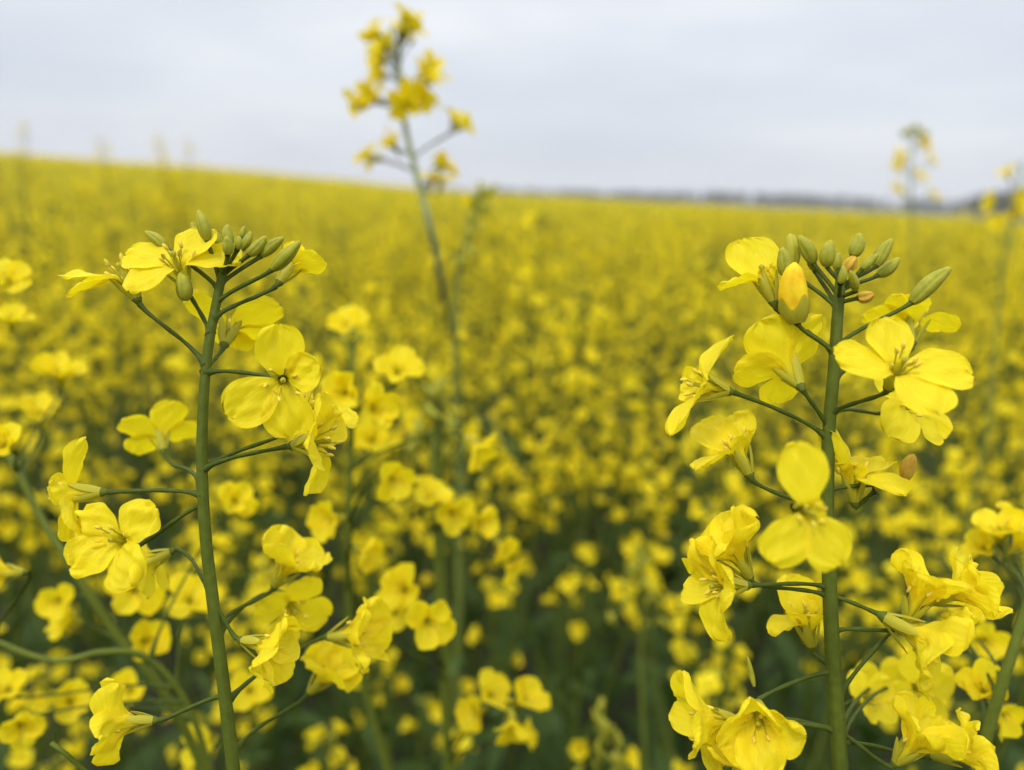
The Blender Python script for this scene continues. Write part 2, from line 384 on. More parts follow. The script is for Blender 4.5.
# ------------------------------------------------------------------ HERO PLANTS
SD = .18
def place_stem(px_pts, name_root, r_scale=1.0, matk='stem', rads=None, seg=20, down=True):
    pts = [P(*p) for p in px_pts]
    if down:                                     # carry on below the frame to the soil
        a = pts[-1]; d = (pts[-1]-pts[-2]).normalized(); z = a.z
        for s_ in (.012, .03, .055, .085): pts.append(a+(d*(1-s_*4)+Vector((0, 0, -s_*4)))*s_)
        a = pts[-1]; z = a.z
        for t in (.07, .16, .3, .5, .75, 1.0):
            q = a+Vector((d.x*.05*t, d.y*.05*t+.03*t, 0)); q.z = z*(1-t); pts.append(q)
    return stemline(pts, 8)
def hero(name, label, stem_px, r0_, r1_, flowers, buds, extra=None, lod=2, seed=1, group=None, leaf=True, rach='stem'):
    rg = random.Random(seed)
    line = place_stem(stem_px, name); base = line[-1].copy(); base.z = 0
    root = empty('rapeseed_plant', base); tag(root, label, 'rapeseed plant', group)
    n = len(line); rad = [r0_+(r1_-r0_)*min(1, i/(n*.55))**.7+.0018*max(0, i/n-.6) for i in range(n)]
    mb = MB(); inv = -base
    loc = [p+inv for p in line]
    mb.tube(loc, rad, 22 if lod == 2 else 10, MI[rach], .05, 6)
    sh = None
    obj('stem', mesh(mb, 'stem'), root)
    def near(sx, sy):                            # stem point seen at that image height
        best = None
        for i, p in enumerate(line):
            v = p-C0; z = v.dot(fwd)
            if z <= 0: continue
            yy = 385-F*v.dot(cu)/z
            if best is None or abs(yy-sy) < best[0]: best = (abs(yy-sy), i)
        i = best[1]; return line[i]+inv, rad[i], (line[max(0, i-1)]-line[min(n-1, i+1)]).normalized()
    for fsp in flowers:
        cx, cy, d, ax, opt, at = fsp; opt = dict(opt); size = opt.pop('size', 1.0); spin = opt.pop('spin', 0); slab = opt.pop('label', None)
        pr = opt.pop('pr', .00050); bend = opt.pop('bend', None)
        axw = D(ax); head = P(cx, cy, d)+inv; b = head-axw*.0066*size
        fm = m4(b, frame(axw, cr if abs(axw.dot(cr)) < .75 else cu, R(spin)), size)
        fb = MB(); receptacle(fb)
        im = np.array(fm.inverted())
        if at is not None:
            if len(at) == 3: a = P(*at)+inv; ar = .0005; sd = Vector((0, 0, 1))
            else: a, ar, sd = near(*at)
            pts = pedicel_pts(a, b-axw*.001, axw, sd, 14)
            pb = MB(); rr = np.full(15, pr)*(1+.12*np.sin(np.arange(15)*1.3+cx)); rr[0] = pr*2.9; rr[1] = pr*1.8; rr[2] = pr*1.15; rr[-1] = pr*1.5; rr[-2] = pr*1.2
            pb.tube(pts, rr, 9 if lod == 2 else 6, MI['stem']); fb.add(pb, im)
        if lod == 2:
            fo = obj('flower', mesh(fb, 'flower'), root, fm)
            cnt = 0
            for kind, q in flower_parts(rg, lod=2, **opt): obj(kind, mesh(q, kind), fo)
            if slab: fo['label'] = slab
        else:
            for kind, q in flower_parts(rg, lod=1, **opt): fb.add(q)
            fo = obj('flower', mesh(fb, 'flower'), root, fm)
    for bsp in buds:
        cx, cy, d, ax, L, Wd, mk, at = bsp
        axw = D(ax); L = L/F*SD; Wd = Wd/F*SD; b = P(cx, cy, d)+inv-axw*L*.5
        fm = m4(b, frame(axw, cr, rg.uniform(0, 6)), 1.0)
        bb = bud_mb(L, Wd, MI[mk], 2, mk == 'bud')
        if mk == 'budyellow':                    # green calyx hugging the lower part of the unopened petals
            t = np.linspace(0, .34, 7); rr = Wd/2*np.clip(np.sin(math.pi*np.clip(t*.93+.05, 0, 1))**.48, .12, 1)*(1.12-.24*t)
            cb = MB(); cb.tube([(Wd*.12*math.sin(math.pi*q), 0, L*q) for q in t], rr, 32, MI['sepal'], .07)
            vv = cb.v[0].reshape(7, 32, 3); vv[..., 2] += L*.12*(t[:, None]/.34)**2*np.cos(4*np.arange(32)*TAU/32)[None]; bb.add(cb)
        if at is not None:
            a, ar, sd = near(*at); pb = MB(); pts = pedicel_pts(a, b, axw, sd, 8)
            rr = np.full(9, .00050); rr[0] = .0009; rr[-1] = .0007; pb.tube(pts, rr, 8, MI['stem']); bb.add(pb, np.array(fm.inverted()))
        obj('bud', mesh(bb, 'bud'), root, fm)
    if leaf:
        for k in range(9):
            cc = [j for j in range(n) if loc[j].z < .80-.07*k]
            if not cc: continue
            i = cc[0]
            a = rg.uniform(0, TAU); L = rg.uniform(.07, .11)+.008*k
            obj('leaf', mesh(leaf_mb(L, L*.26, rg.uniform(50, 110), rg), 'leaf'), root, m4(loc[i], Matrix.Rotation(a, 3, 'Z')))
    return root, near, inv
def sprig(root, inv, name, pts_px, rad, mk='stem', seg=8, r_end=None):
    pts = stemline([P(*p)+inv for p in pts_px], 6); mb = MB()
    mb.tube(pts, np.linspace(rad, r_end or rad, len(pts)), seg, MI[mk]); return obj(name, mesh(mb, name), root)

S = SD
LF = [ # centre px, depth, axis (right, up, towards camera), options, attachment
 (177, 263, .178, (-.06, .76, .64), dict(az=[170, 6, 58, 236], op=[88, 90, 74, 86], lbs=[1.15, 1.2, .95, 1.1], curl=0, cup=.2, ruf=.12), (0, 332)),
 (124, 275, .183, (-.42, .88, .12), dict(az=[176, 205, 20, 60], op=[58, 84, 50, 50], lbs=[1.15, 1.05, .3, .3], curl=4, sep=22), (0, 368)),
 (231, 326, .197, (.05, .78, -.60), dict(az=[200, 340, 110, 60], op=[80, 80, 80, 70], lbs=[1.0, 1.15, 1, 1], curl=-10, cup=.25), (0, 376)),
 (283, 380, .172, (.28, -.05, .95), dict(az=[96, 22, 214, 274], op=[72, 55, 92, 88], lbs=[.98, .72, 1.12, 1.08], curl=12, cup=.15, ruf=.13), (0, 376)),
 (292, 266, .186, (.45, .78, -.40), dict(az=[345, 250, 215, 60], op=[58, 18, 22, 35], lbs=[.75, .6, .6, .3], curl=6, sep=6, nst=0, size=.86), (0, 318)),
 (318, 442, .178, (.94, .14, .12), dict(az=[15, 95, 180, 310], op=[70, 72, 112, 55], lbs=[.9, 1.0, 1.05, .8], curl=18, cup=.3, sep=20, ruf=.16), (0, 471)),
 (312, 408, .192, (.65, .70, .25), dict(az=[160, 20, 250, 300], op=[75, 75, 70, 60], lbs=[.95, .95, .9, .9]), (0, 468)),
 (76, 493, .180, (-.98, -.02, .12), dict(az=[5, 180, 225, 300], op=[100, 84, 112, 50], lbs=[1.1, 1.0, 1.1, .6], curl=8, cup=.25, sep=8, size=.92), (0, 492)),
 (118, 541, .173, (-.22, .30, .92), dict(az=[148, 40, 218, 308], op=[64, 70, 60, 68], curl=22, ruf=.36, cup=.15, crk=.0006, tipcurl=30, size=.93, nst=3, lbs=[1.0, 1.05, .95, 1.05]), (0, 508)),
 (160, 434, .232, (-.35, .75, -.45), dict(az=[225, 318, 150, 40], op=[70, 60, 85, 80], size=.95), (0, 484)),
 (262, 646, .180, (.92, -.18, .2), dict(az=[10, 95, 190, 280], wilt=1, size=.86), (0, 598)),
 (130, 722, .181, (-.97, .02, .20), dict(az=[355, 80, 185, 275], wilt=1, size=.84), (0, 697)),
 (152, 560, .205, (-.7, -.3, .1), dict(az=[45, 135, 225, 315], op=70, size=.85), (0, 598)),
 (286, 568, .215, (.5, .75, .2), dict(wilt=.7, size=1.05), (0, 632)),
 (292, 607, .225, (.55, -.35, .6), dict(az=[60, 140, 230, 320], op=75, size=1.0), (0, 640)),
 (322, 678, .235, (.55, .65, .1), dict(wilt=1, size=1.0), (0, 758)),
 (350, 634, .215, (.95, .18, .2), dict(wilt=.8, size=1.05), (0, 700)),
]
LB = [
 (203, 226, .180, (-.25, .95, .1), 29, 14, 'bud', (0, 283)), (156, 240, .183, (-.75, .6, 0), 25, 12, 'bud', (0, 288)),
 (229, 235, .179, (-.15, .95, .1), 19, 12, 'bud', (0, 276)), (227, 246, .174, (.05, .9, .3), 17, 12, 'bud', (0, 278)),
 (247, 240, .186, (.4, .85, 0), 18, 10, 'bud', (0, 274)), (257, 246, .180, (.65, .7, 0), 24, 13, 'bud', (0, 278)),
 (272, 247, .181, (.78, .6, .1), 28, 13, 'bud', (0, 284)), (286, 256, .175, (.72, .68, .12), 37, 15, 'bud', (0, 305)),
 (194, 229, .187, (-.3, .9, 0), 14, 8, 'bud', (0, 278)), (217, 238, .188, (-.2, .95, 0), 14, 8, 'bud', (0, 276)), (238, 243, .176, (.2, .9, .2), 13, 8, 'bud', (0, 274)),
 (183, 287, .176, (-.1, .9, .1), 26, 17, 'bud', None), (243, 232, .190, (.2, .95, 0), 12, 7, 'bud', (0, 272)),
]
hl, nearL, invL = hero('rapeseed_plant', 'tall sharp rapeseed plant left of centre, open flower beside its buds on top', 
     [(226, 262, .180), (219, 290, .180), (208, 350, .180), (203, 410, .1802), (202, 470, .1804), (206, 540, .181), (214, 610, .182), (223, 680, .183), (230, 740, .184), (237, 800, .186)],
     .0009, .00170, LF, LB, seed=3)
sprig(hl, invL, 'seed_pod', [(51, 743, .18), (66, 754, .18), (86, 772, .182), (120, 800, .184)], .0006, r_end=.0005)
0 and sprig(hl, invL, 'withered_flower', [(164, 612, .205), (172, 640, .206), (184, 664, .207)], .0016, 'withered', r_end=.0006)

RF = [
 (765, 277, .182, (-.28, .93, -.10), dict(az=[90, 176, 20, 60], op=[14, 82, 14, 12], lbs=[1.1, .85, .3, .3], curl=2, cup=.1, sep=8, nst=2, Wd=.0118), (0, 354)),
 (788, 368, .183, (-.22, .70, -.68), dict(az=[235, 315, 180, 85], op=[66, 70, 88, 92], lbs=[1.2, 1.15, 1.05, .95], curl=-6, cup=.2, sep=18), (0, 433)),
 (703, 386, .180, (-.96, .20, .10), dict(az=[2, 184, 275, 90], op=[102, 52, 60, 60], lbs=[1.1, 1.15, .6, .6], curl=10, cup=.5, sep=26), (0, 437)),
 (900, 368, .163, (.02, .66, .74), dict(az=[176, 354, 285, 100], op=[86, 86, 84, 70], lbs=[1.1, 1.2, 1.1, .95], curl=2, cup=.1, ruf=.08), (0, 412)),
 (912, 322, .205, (.15, .75, -.3), dict(az=[95, 355, 180, 240], op=[60, 85, 80, 80], lbs=[1.1, .9, 1, 1]), (0, 380)),
 (910, 404, .196, (.3, .3, .8), dict(az=[45, 135, 225, 315], op=84, size=1.0), (0, 418)),
 (738, 450, .182, (-.38, .88, -.12), dict(az=[110, 60, 188, 300], op=[36, 30, 88, 40], lbs=[1.15, .95, 1.0, .5], curl=6, cup=.2, sep=10), (0, 516)),
 (808, 512, .142, (.05, -.02, 1.0), dict(az=[97, 234, 302, 15], op=[86, 88, 88, 40], lbs=[1.36, 1.2, 1.2, .3], curl=2, cup=.06, ruf=.08, Wd=.0118, size=.78), (0, 560)),
 (853, 476, .181, (-.10, .90, .10), dict(az=[160, 25, 300, 230], op=[20, 74, 104, 30], lbs=[1.15, .85, 1.1, .5], curl=8, cup=.3, sep=10), (876, 491, .1795)),
 (737, 556, .182, (-.50, .84, .15), dict(az=[130, 60, 235, 330], wilt=.9, size=1.0), (0, 597)),
 (722, 586, .179, (-.96, .03, .22), dict(az=[5, 285, 190, 90], op=[50, 52, 66, 50], curl=40, ruf=.3, cup=.35, crk=.0004), (0, 587)),
 (808, 622, .190, (-.15, .96, .05), dict(az=[100, 35, 180, 240], op=[22, 30, 96, 40], lbs=[1.05, .7, .8, .6], curl=14, cup=.5), (0, 668)),
 (918, 600, .181, (.35, .90, .15), dict(wilt=.9, size=.98), (0, 634)),
 (916, 634, .176, (.70, -.35, .5), dict(az=[20, 100, 190, 280], wilt=.7, size=1.15, Wd=.0118), (0, 598)),
 (955, 594, .186, (.62, .35, .35), dict(wilt=1, size=.95), (0, 700)),
 (714, 722, .180, (-.97, .06, .12), dict(az=[5, 262, 178, 90], op=[44, 40, 98, 50], lbs=[1.1, 1.15, 1.1, 1.0], curl=20, cup=.35, ruf=.2, size=1.05), (0, 734)),
 (758, 718, .176, (-.28, -.15, .85), dict(az=[95, 5, 215, 282], wilt=.7, size=.98, lbs=[1.15, 1, .95, 1.15]), (0, 668)),
 (735, 752, .182, (-.4, -.8, .2), dict(az=[45, 135, 225, 315], op=72, curl=20, ruf=.2), (0, 734)),
 (912, 745, .182, (.45, .75, .25), dict(wilt=1, size=.98), (0, 732)),
 (955, 752, .190, (.75, .30, .35), dict(wilt=1, size=.92), (0, 745)),
 (918, 688, .240, (.1, .2, .95), dict(az=[100, 200, 285, 20], op=82, size=.95), (0, 745)),
 (868, 700, .235, (.4, .4, .75), dict(op=[60, 80, 50, 75], size=.8), (0, 740)),
 (883, 686, .250, (-.3, .2, .8), dict(az=[50, 150, 220, 330], op=70, size=.8), (0, 735)),
]
RB = [
 (796, 293, .176, (-.10, .97, .15), 60, 31, 'budyellow', (0, 356)), (783, 262, .178, (-.10, .97, .1), 26, 16, 'bud', None),
 (806, 250, .182, (-.50, .82, .1), 30, 16, 'bud', (0, 300)), (829, 254, .180, (.10, .96, .1), 25, 17, 'bud', (0, 284)),
 (856, 245, .183, (.30, .93, 0), 23, 16, 'bud', (0, 286)), (884, 253, .181, (.50, .85, 0), 30, 15, 'bud', (0, 288)),
 (888, 267, .186, (.75, .6, 0), 27, 14, 'bud', (0, 292)), (850, 264, .176, (.5, .8, .3), 17, 12, 'withered', (0, 280)),
 (853, 281, .175, (-.4, .75, .4), 22, 10, 'bud', (0, 298)), (866, 296, .177, (.9, .25, .3), 15, 11, 'withered', (0, 305)),
 (930, 286, .180, (.72, .68, .08), 48, 19, 'bud', (0, 343)), (812, 262, .186, (-.3, .9, 0), 18, 10, 'bud', (0, 310)),
 (838, 262, .190, (.1, .95, 0), 18, 10, 'bud', (0, 280)), (790, 251, .186, (-.05, .99, .05), 36, 18, 'sepal', (0, 310)),
 (870, 262, .178, (.7, .7, .1), 20, 10, 'bud', (0, 292)), (842, 275, .172, (.1, .95, .2), 16, 9, 'bud', (0, 300)),
 (910, 467, .179, (.25, .95, .1), 27, 13, 'withered', (0, 492)), (751, 672, .184, (-.22, .97, 0), 30, 6, 'bud', None),
]
hr, nearR, invR = hero('rapeseed_plant', 'tall sharp rapeseed plant on the right, straight dark stem behind a large face-on yellow bloom',
     [(842, 268, .180), (838, 310, .180), (834, 370, .180), (829, 430, .180), (827, 500, .1802), (829, 570, .181), (832, 640, .182), (836, 700, .183), (839, 750, .184), (842, 800, .186)],
     .0011, .00195, RF, RB, seed=8)

# ------------------------------------------------------------------ near soft plants placed one by one
def fl(cx, cy, d, ax, op=78, size=1.0, at=None, az=None, **k): return (cx, cy, d, ax, dict(op=op, size=size, az=az, spin=rng.uniform(0, 90), **k), at)
def fl(cx, cy, d, ax, op=78, size=1.0, at=None, **k):
    ax = tuple(a+rng.uniform(-.35, .35) for a in ax); o = [op*rng.uniform(.5, 1.1) for _ in range(4)]
    return (cx, cy, d, ax, dict(op=o, size=size*(.84 if d < .45 else 1.0), crk=.0004, wilt=(rng.random() < .5 and d < .45), spin=rng.uniform(0, 90), ruf=.28, cup=.35, curl=rng.uniform(0, 35), **k), at)
NEAR = []
def near_plant(label, stem_px, r0_, r1_, flowers, buds=(), seed=1, leaf=True, rach='stem'):
    NEAR.append(hero('rapeseed_plant', label, stem_px, r0_, r1_, flowers, list(buds), lod=1, seed=seed, leaf=leaf, rach=rach)); return NEAR[-1]
# tall one against the sky
TD = .55
def dbl(L):
    return [(a+sx, b+sy, d+rng.uniform(-.01, .01), tuple(q+rng.uniform(-.4, .4) for q in ax), dict(o, size=1.0, op=[rng.uniform(25, 90) for _ in range(4)], Wd=.0085), at) for a, b, d, ax, o, at in L for sx, sy in ((rng.uniform(-5, 0), rng.uniform(-5, 2)), (rng.uniform(1, 6), rng.uniform(0, 6)))]
near_plant('tallest rapeseed plant, its blurred flowers standing alone against grey sky',
  [(398, 40, TD), (400, 80, TD), (405, 125, TD), (418, 180, TD), (432, 235, TD), (445, 300, .62), (455, 350, .85), (461, 390, 1.15), (464, 420, 1.5)], .0014, .0034,
  dbl([fl(403, 30, TD, (.2, .9, .2), 55, 1.0, (0, 60)), fl(375, 34, TD, (-.4, .85, .1), 30, .85, (0, 75)), fl(378, 58, .54, (-.5, .3, .7), 80, .95, (0, 85)),
   fl(381, 75, .56, (-.5, -.2, .6), 80, 1.0, (0, 92)), fl(424, 74, TD, (.6, .5, .4), 80, 1.0, (0, 105)), fl(431, 70, .56, (.7, .5, .1), 80, .9, (0, 108)),
   fl(415, 92, .54, (.5, -.1, .8), 80, 1.0, (0, 112)), fl(403, 103, .54, (.1, -.3, .9), 75, 1.0, (0, 118)), fl(424, 96, .555, (.7, .1, .5), 75, .9, (0, 112)),
   fl(358, 103, TD, (-.8, .0, .4), 70, .95, (0, 108)), fl(372, 98, TD, (-.5, .4, .4), 50, .7, (0, 107)), fl(457, 122, TD, (.75, .6, .2), 30, 1.0, (0, 157)),
   fl(389, 145, TD, (-.4, .5, .6), 45, .8, (0, 153)), fl(370, 158, TD, (-.9, .2, .3), 45, 1.0, (0, 176)), fl(444, 164, TD, (.55, .75, .3), 40, .95, (0, 190)),
   fl(436, 178, .54, (.3, .75, .3), 35, .95, (0, 196)), fl(384, 48, .56, (-.6, .7, .1), 70, .95, (0, 80)), fl(410, 22, .50, (.5, .8, .1), 40, .8, (0, 60))]),
  [(392, 30, TD, (-.2, .95, 0), 22, 14, 'bud', (0, 60)), (400, 44, TD, (.1, .95, 0), 24, 14, 'bud', (0, 66)), (412, 42, TD, (.6, .7, 0), 26, 14, 'bud', (0, 66)), (390, 40, .54, (-.4, .9, 0), 24, 13, 'bud', (0, 68)),
   (398, 33, .54, (0, .9, 0), 22, 13, 'bud', (0, 60))], seed=21, rach='stempale')
# behind the left stem
near_plant('soft focus rapeseed plant just right of the left sharp stem, flowers level with its middle',
  [(352, 340, .34), (352, 400, .34), (350, 470, .345), (348, 540, .35), (350, 620, .36), (365, 690, .37), (385, 760, .38)], .0010, .0022,
  [fl(350, 327, .36, (-.3, .8, .4), 60, 1.1, (0, 350)), fl(398, 372, .30, (.3, .4, .85), 82, 1.05, (0, 420)), fl(345, 392, .28, (-.4, .4, .8), 78, 1.0, (0, 430)),
   fl(372, 408, .28, (.7, -.2, .6), 76, 1.0, (0, 440)), fl(474, 446, .31, (.9, -.3, .2), 30, 1.1, (0, 470)), fl(392, 478, .30, (.6, -.4, .6), 60, 1.0, (0, 520)),
   fl(335, 520, .30, (-.5, .1, .8), 70, 1.05, (0, 560)), fl(362, 552, .31, (.3, -.5, .7), 70, .9, (0, 590)), fl(372, 440, .36, (.3, .3, .8), 80, 1.1, (0, 470)),
   fl(322, 372, .38, (-.5, .6, .4), 70, 1.0, (0, 410))],
  [(352, 332, .34, (0, 1, 0), 20, 12, 'bud', None), (360, 338, .34, (.5, .8, 0), 20, 11, 'bud', (0, 352)), (344, 338, .34, (-.5, .8, 0), 18, 11, 'bud', (0, 352))], seed=22)
near_plant('soft focus rapeseed plant with a long arm of flowers reaching right, beside the middle gap',
  [(432, 430, .36), (434, 480, .36), (437, 540, .365), (440, 610, .37), (444, 690, .38), (450, 780, .39)], .0012, .0026,
  [fl(430, 500, .33, (.5, .5, .6), 70, 1.15, (0, 530)), fl(452, 512, .33, (.7, .2, .5), 60, 1.05, (0, 530)), fl(478, 522, .34, (.9, .1, .3), 60, 1.0, (0, 535)),
   fl(500, 545, .35, (.6, -.6, .3), 60, .9, (0, 540)), fl(508, 566, .35, (.4, -.6, .5), 50, .8, (0, 560)), fl(405, 590, .30, (-.5, .4, .6), 70, 1.1, (0, 640)),
   fl(428, 622, .27, (.4, -.1, .85), 76, 1.0, (0, 670)), fl(378, 632, .28, (-.8, .2, .3), 60, 1.0, (0, 680)), fl(395, 612, .31, (-.2, .4, .7), 70, 1.0, (0, 670)),
   fl(490, 695, .33, (.3, .8, .3), 50, 1.1, (0, 750)), fl(522, 700, .33, (.6, .6, .3), 60, 1.15, (0, 755)), fl(512, 722, .32, (.3, -.6, .6), 60, 1.05, (0, 758)), fl(478, 712, .33, (-.4, .1, .7), 70, 1.0, (0, 756)),
   fl(520, 735, .36, (.7, .3, .3), 60, 1.0, (0, 765))], seed=23)
near_plant('soft focus rapeseed plant with a thick slanting stem at the lower left edge',
  [(-8, 440, .30), (14, 465, .30), (40, 516, .30), (72, 567, .30), (112, 628, .305), (156, 681, .31), (190, 740, .32), (215, 800, .33)], .0010, .0024,
  [fl(10, 282, .27, (.5, .4, .6), 60, .85, None), fl(4, 445, .25, (-.2, .5, .8), 78, .85, (0, 470)), fl(60, 375, .33, (.4, .7, .5), 60, 1.1, (0, 470)), fl(40, 415, .34, (.1, .6, .6), 60, 1.1, (0, 480)),
   fl(58, 600, .31, (.2, .2, .9), 74, .85, (0, 600)), fl(135, 590, .30, (.4, .3, .8), 74, 1.1, (0, 640)), fl(145, 640, .30, (.5, .3, .6), 60, 1.0, (0, 690)), fl(70, 620, .32, (-.6, .2, .6), 60, 1.0, (0, 650)),
   fl(130, 690, .33, (.2, .3, .8), 70, 1.0, (0, 720)), fl(12, 320, .32, (.3, .6, .5), 70, .85, None)], seed=24)
near_plant('soft focus rapeseed plant arching in from the lower left with a pale bent stem',
  [(-30, 620, .26), (0, 643, .26), (55, 661, .265), (105, 652, .27), (150, 660, .28), (190, 710, .29), (215, 790, .30)], .0010, .0014,
  [fl(8, 572, .24, (-.6, .3, .3), 25, .9, (0, 640)), fl(20, 725, .28, (.6, .2, .6), 50, .85, (0, 700)), fl(8, 690, .30, (0, .5, .8), 70, .9, (0, 690)), fl(70, 700, .32, (.2, .2, .8), 60, 1.0, (0, 720)),
   fl(190, 600, .30, (.2, .5, .8), 70, 1.1, (0, 690)), fl(235, 500, .30, (.3, .2, .9), 76, .85, (0, 660)), fl(250, 690, .33, (.3, .3, .8), 76, 1.0, (0, 760)), fl(200, 745, .34, (-.3, .3, .8), 70, 1.0, (0, 780))], seed=25)
near_plant('soft focus rapeseed plant with thick stem leaning in from the right edge',
  [(1032, 590, .22), (1022, 622, .22), (1005, 675, .22), (990, 724, .222), (975, 780, .225), (965, 830, .23)], .0012, .0022,
  [fl(983, 690, .23, (-.3, .4, .8), 50, 0.82, (0, 715)), fl(962, 610, .26, (-.4, .5, .6), 60, 0.82, (0, 700)), fl(1000, 712, .24, (.4, -.2, .8), 60, 0.78, (0, 740)),
   fl(985, 640, .28, (-.2, .4, .8), 60, 0.82, (0, 690)), fl(1018, 545, .25, (.3, .7, .5), 70, 0.94, (0, 600)), fl(1000, 532, .25, (-.3, .7, .5), 60, 0.90, (0, 600)), fl(985, 548, .26, (-.7, .5, .2), 50, 0.74, (0, 610)),
   fl(1015, 520, .26, (.1, .9, .3), 60, 0.82, (0, 600))], seed=26)
near_plant('tall blurred rapeseed plant at the right edge, flowers crossing the dark wood',
  [(1022, 168, .95), (1014, 215, .95), (1004, 260, .95), (998, 310, .96), (992, 380, .97)], .0016, .0026,
  [fl(1008, 174, .95, (-.4, .7, .4), 60, 1.3, (0, 195)), fl(1016, 200, .94, (.1, .3, .8), 80, 1.45, (0, 220)), fl(992, 203, .95, (-.7, .3, .4), 70, 1.3, (0, 220)),
   fl(1020, 208, .95, (.3, .1, .8), 80, 1.45, (0, 225)), fl(998, 222, .95, (-.4, -.1, .8), 70, 1.1, (0, 235))], [(1024, 160, .95, (.1, .9, 0), 14, 8, 'bud', (0, 170)), (1018, 163, .95, (-.4, .9, 0), 12, 8, 'bud', (0, 172))], seed=27, rach='stemfar')
ND = 1.35
near_plant('slender rapeseed plant rising above the horizon just left of the dark wood',
  [(913, 132, ND), (911, 160, ND), (911, 200, ND), (913, 250, ND), (914, 300, 1.37), (914, 360, 1.4)], .0013, .0026,
  [fl(a+e, b+e, ND, (x_, .4, .6), 70, .9, (0, b+12)) for a, b, x_ in ((921, 144, .4), (900, 155, -.5), (931, 160, .6), (898, 166, -.5), (919, 176, .3), (899, 189, -.5), (933, 196, .6), (924, 140, .5)) for e in (-2, 3)],
  [(915+q*4, 127+abs(q)*2.5, ND, (q*.25, .9, 0), 60, 34, 'bud', (0, 140)) for q in (-3, -2, -1, 0, 1, 2, 3)], seed=28, rach='stemfar')
near_plant('green budded rapeseed stem leaning right beside the tallest plant, tip touching the horizon',
  [(482, 186, .75), (470, 225, .75), (458, 280, .75), (455, 350, .76), (458, 440, .78)], .0022, .0030,
  [fl(470, 205, .75, (-.4, .5, .6), 40, .8, (0, 225)), fl(482, 262, .75, (.6, .5, .4), 60, .9, (0, 280)), fl(440, 262, .75, (-.6, .4, .5), 60, .9, (0, 290))],
  [(480+a, 192+b, .74, (a*.05, .9, 0), 62, 30, 'bud', (0, 205+b)) for a, b in ((-6, 6), (0, -4), (6, 2), (2, 14), (-6, 24), (8, 16), (-10, 40), (-2, 34), (-22, 70), (-8, 60), (12, -2))], seed=29, rach='stemfar')

for (px, py, d, lab, sd_) in ((600, 715, .50, 'green unopened rapeseed head low in the dark gap at the bottom middle', 31), (438, 392, .50, 'green unopened rapeseed head between the tall plant and the left sharp plant', 32),
                              (640, 560, .62, 'slim green rapeseed head standing in the gap left of the sharp right plant', 33)):
    rb = random.Random(sd_)
    near_plant(lab, [(px, py, d), (px+2, py+40, d), (px+1, py+110, d+.01), (px+6, py+220, d+.02)], .0014, .0026, [fl(px-20, py+30, d, (-.5, .3, .7), 60, .8, (0, py+50)), fl(px+26, py+44, d, (.5, .4, .6), 60, .8, (0, py+60))],
      [(px+rb.uniform(-1, 1)*34*(k/22)**.8, py-6+k*3.2+rb.uniform(-6, 6), d+rb.uniform(-.015, .015), (rb.uniform(-.8, .8), .8, rb.uniform(-.3, .3)), rb.uniform(34, 60), rb.uniform(16, 26), 'bud', (0, py+12+k*4)) for k in range(22)], seed=sd_)

# ------------------------------------------------------------------ the standing crop: individual plants
mids = [proto_mid(100+k) for k in range(4)]
fars = [proto_far(200+k) for k in range(6)]
used = set()
def put(proto, x, y, sc, rz, label, group, tilt=0):
    o = proto if proto.name not in used else copy_tree(proto)
    used.add(proto.name)
    o.location = (x, y, float(hgt(x, y))); o.rotation_euler = (rng.uniform(-tilt, tilt), rng.uniform(-tilt, tilt), rz); o.scale = (sc, sc, sc)
    tag(o, label, 'rapeseed plant', group); return o
def put_top(proto, px, py, d, label, group=None):
    p = P(px, py, d); sc = (p.z-float(hgt(p.x, p.y)))/1.10
    rz = rng.uniform(0, 6); t = Matrix.Rotation(rz, 3, 'Z') @ TOPS[proto.name]*sc*1.12
    return put(proto, p.x-t.x, p.y-t.y, sc, rz, label, group)
count = 2+len(NEAR)
put_top(fars[1], 20, 133, 3.0, 'faint rapeseed tip rising above the crest at the far left edge')
put_top(fars[2], 105, 148, 2.9, 'faint rapeseed tip above the crest, broad one between the edge and the pair')
put_top(fars[5], 165, 146, 2.9, 'faint rapeseed tip above the crest, taller one of the pair left of the tall plant')
put_top(fars[0], 186, 152, 2.9, 'faint rapeseed tip above the crest, right one of the pair over the left plant')
put_top(mids[1], 590, 318, .92, 'blurred rapeseed plant with dense yellow head standing in the middle of the field')
count += 5
GM = 'soft rapeseed plants within arm’s reach behind the sharp ones'.replace('’', "'")
LM = 'rapeseed plant in the soft front rows, its single yellow flowers still readable'
GF = 'rapeseed plants in the blurred field'
LFAR = 'rapeseed plant in the blurred yellow mass of the field behind the front rows'
pts = []
def ok(x, y, r2): return all((x-a)**2+(y-b)**2 > r2 for a, b in pts)
tries = 0
LIMIT = 300; rmax = 3.35
cand = []
rg = random.Random(77)
while tries < 60000:
    tries += 1
    y = rg.uniform(.56, 3.9); x = rg.uniform(-.78*y-.12, .78*y+.12)
    d = math.hypot(x, y)
    if y < .8 and abs(x-.03) < .12 or y < .95 and abs(x-.07) < .13: continue
    if not ok(x, y, .142**2): continue
    pts.append((x, y)); cand.append((d, x, y))
cand.sort()
cand = cand[:LIMIT-count]
rlim = cand[-1][0]
print('individual plants', len(cand)+count, 'out to', rlim)
for d, x, y in cand:
    tz = rg.gauss(0, .05)+.05*math.sin(3.1*x+1.3*y)*math.sin(2.3*y-1.1*x)
    if d < 1.4:
        top = 1.125 if d > .85 else 1.06 if d > .7 else 1.0
        put(mids[rg.randrange(4)], x, y, (top+tz)/1.10, rg.uniform(0, 6), LM, GM, .05)
    else:
        put(fars[rg.randrange(6)], x, y, (1.10+tz)/1.10, rg.uniform(0, 6), LFAR, GF, .05)

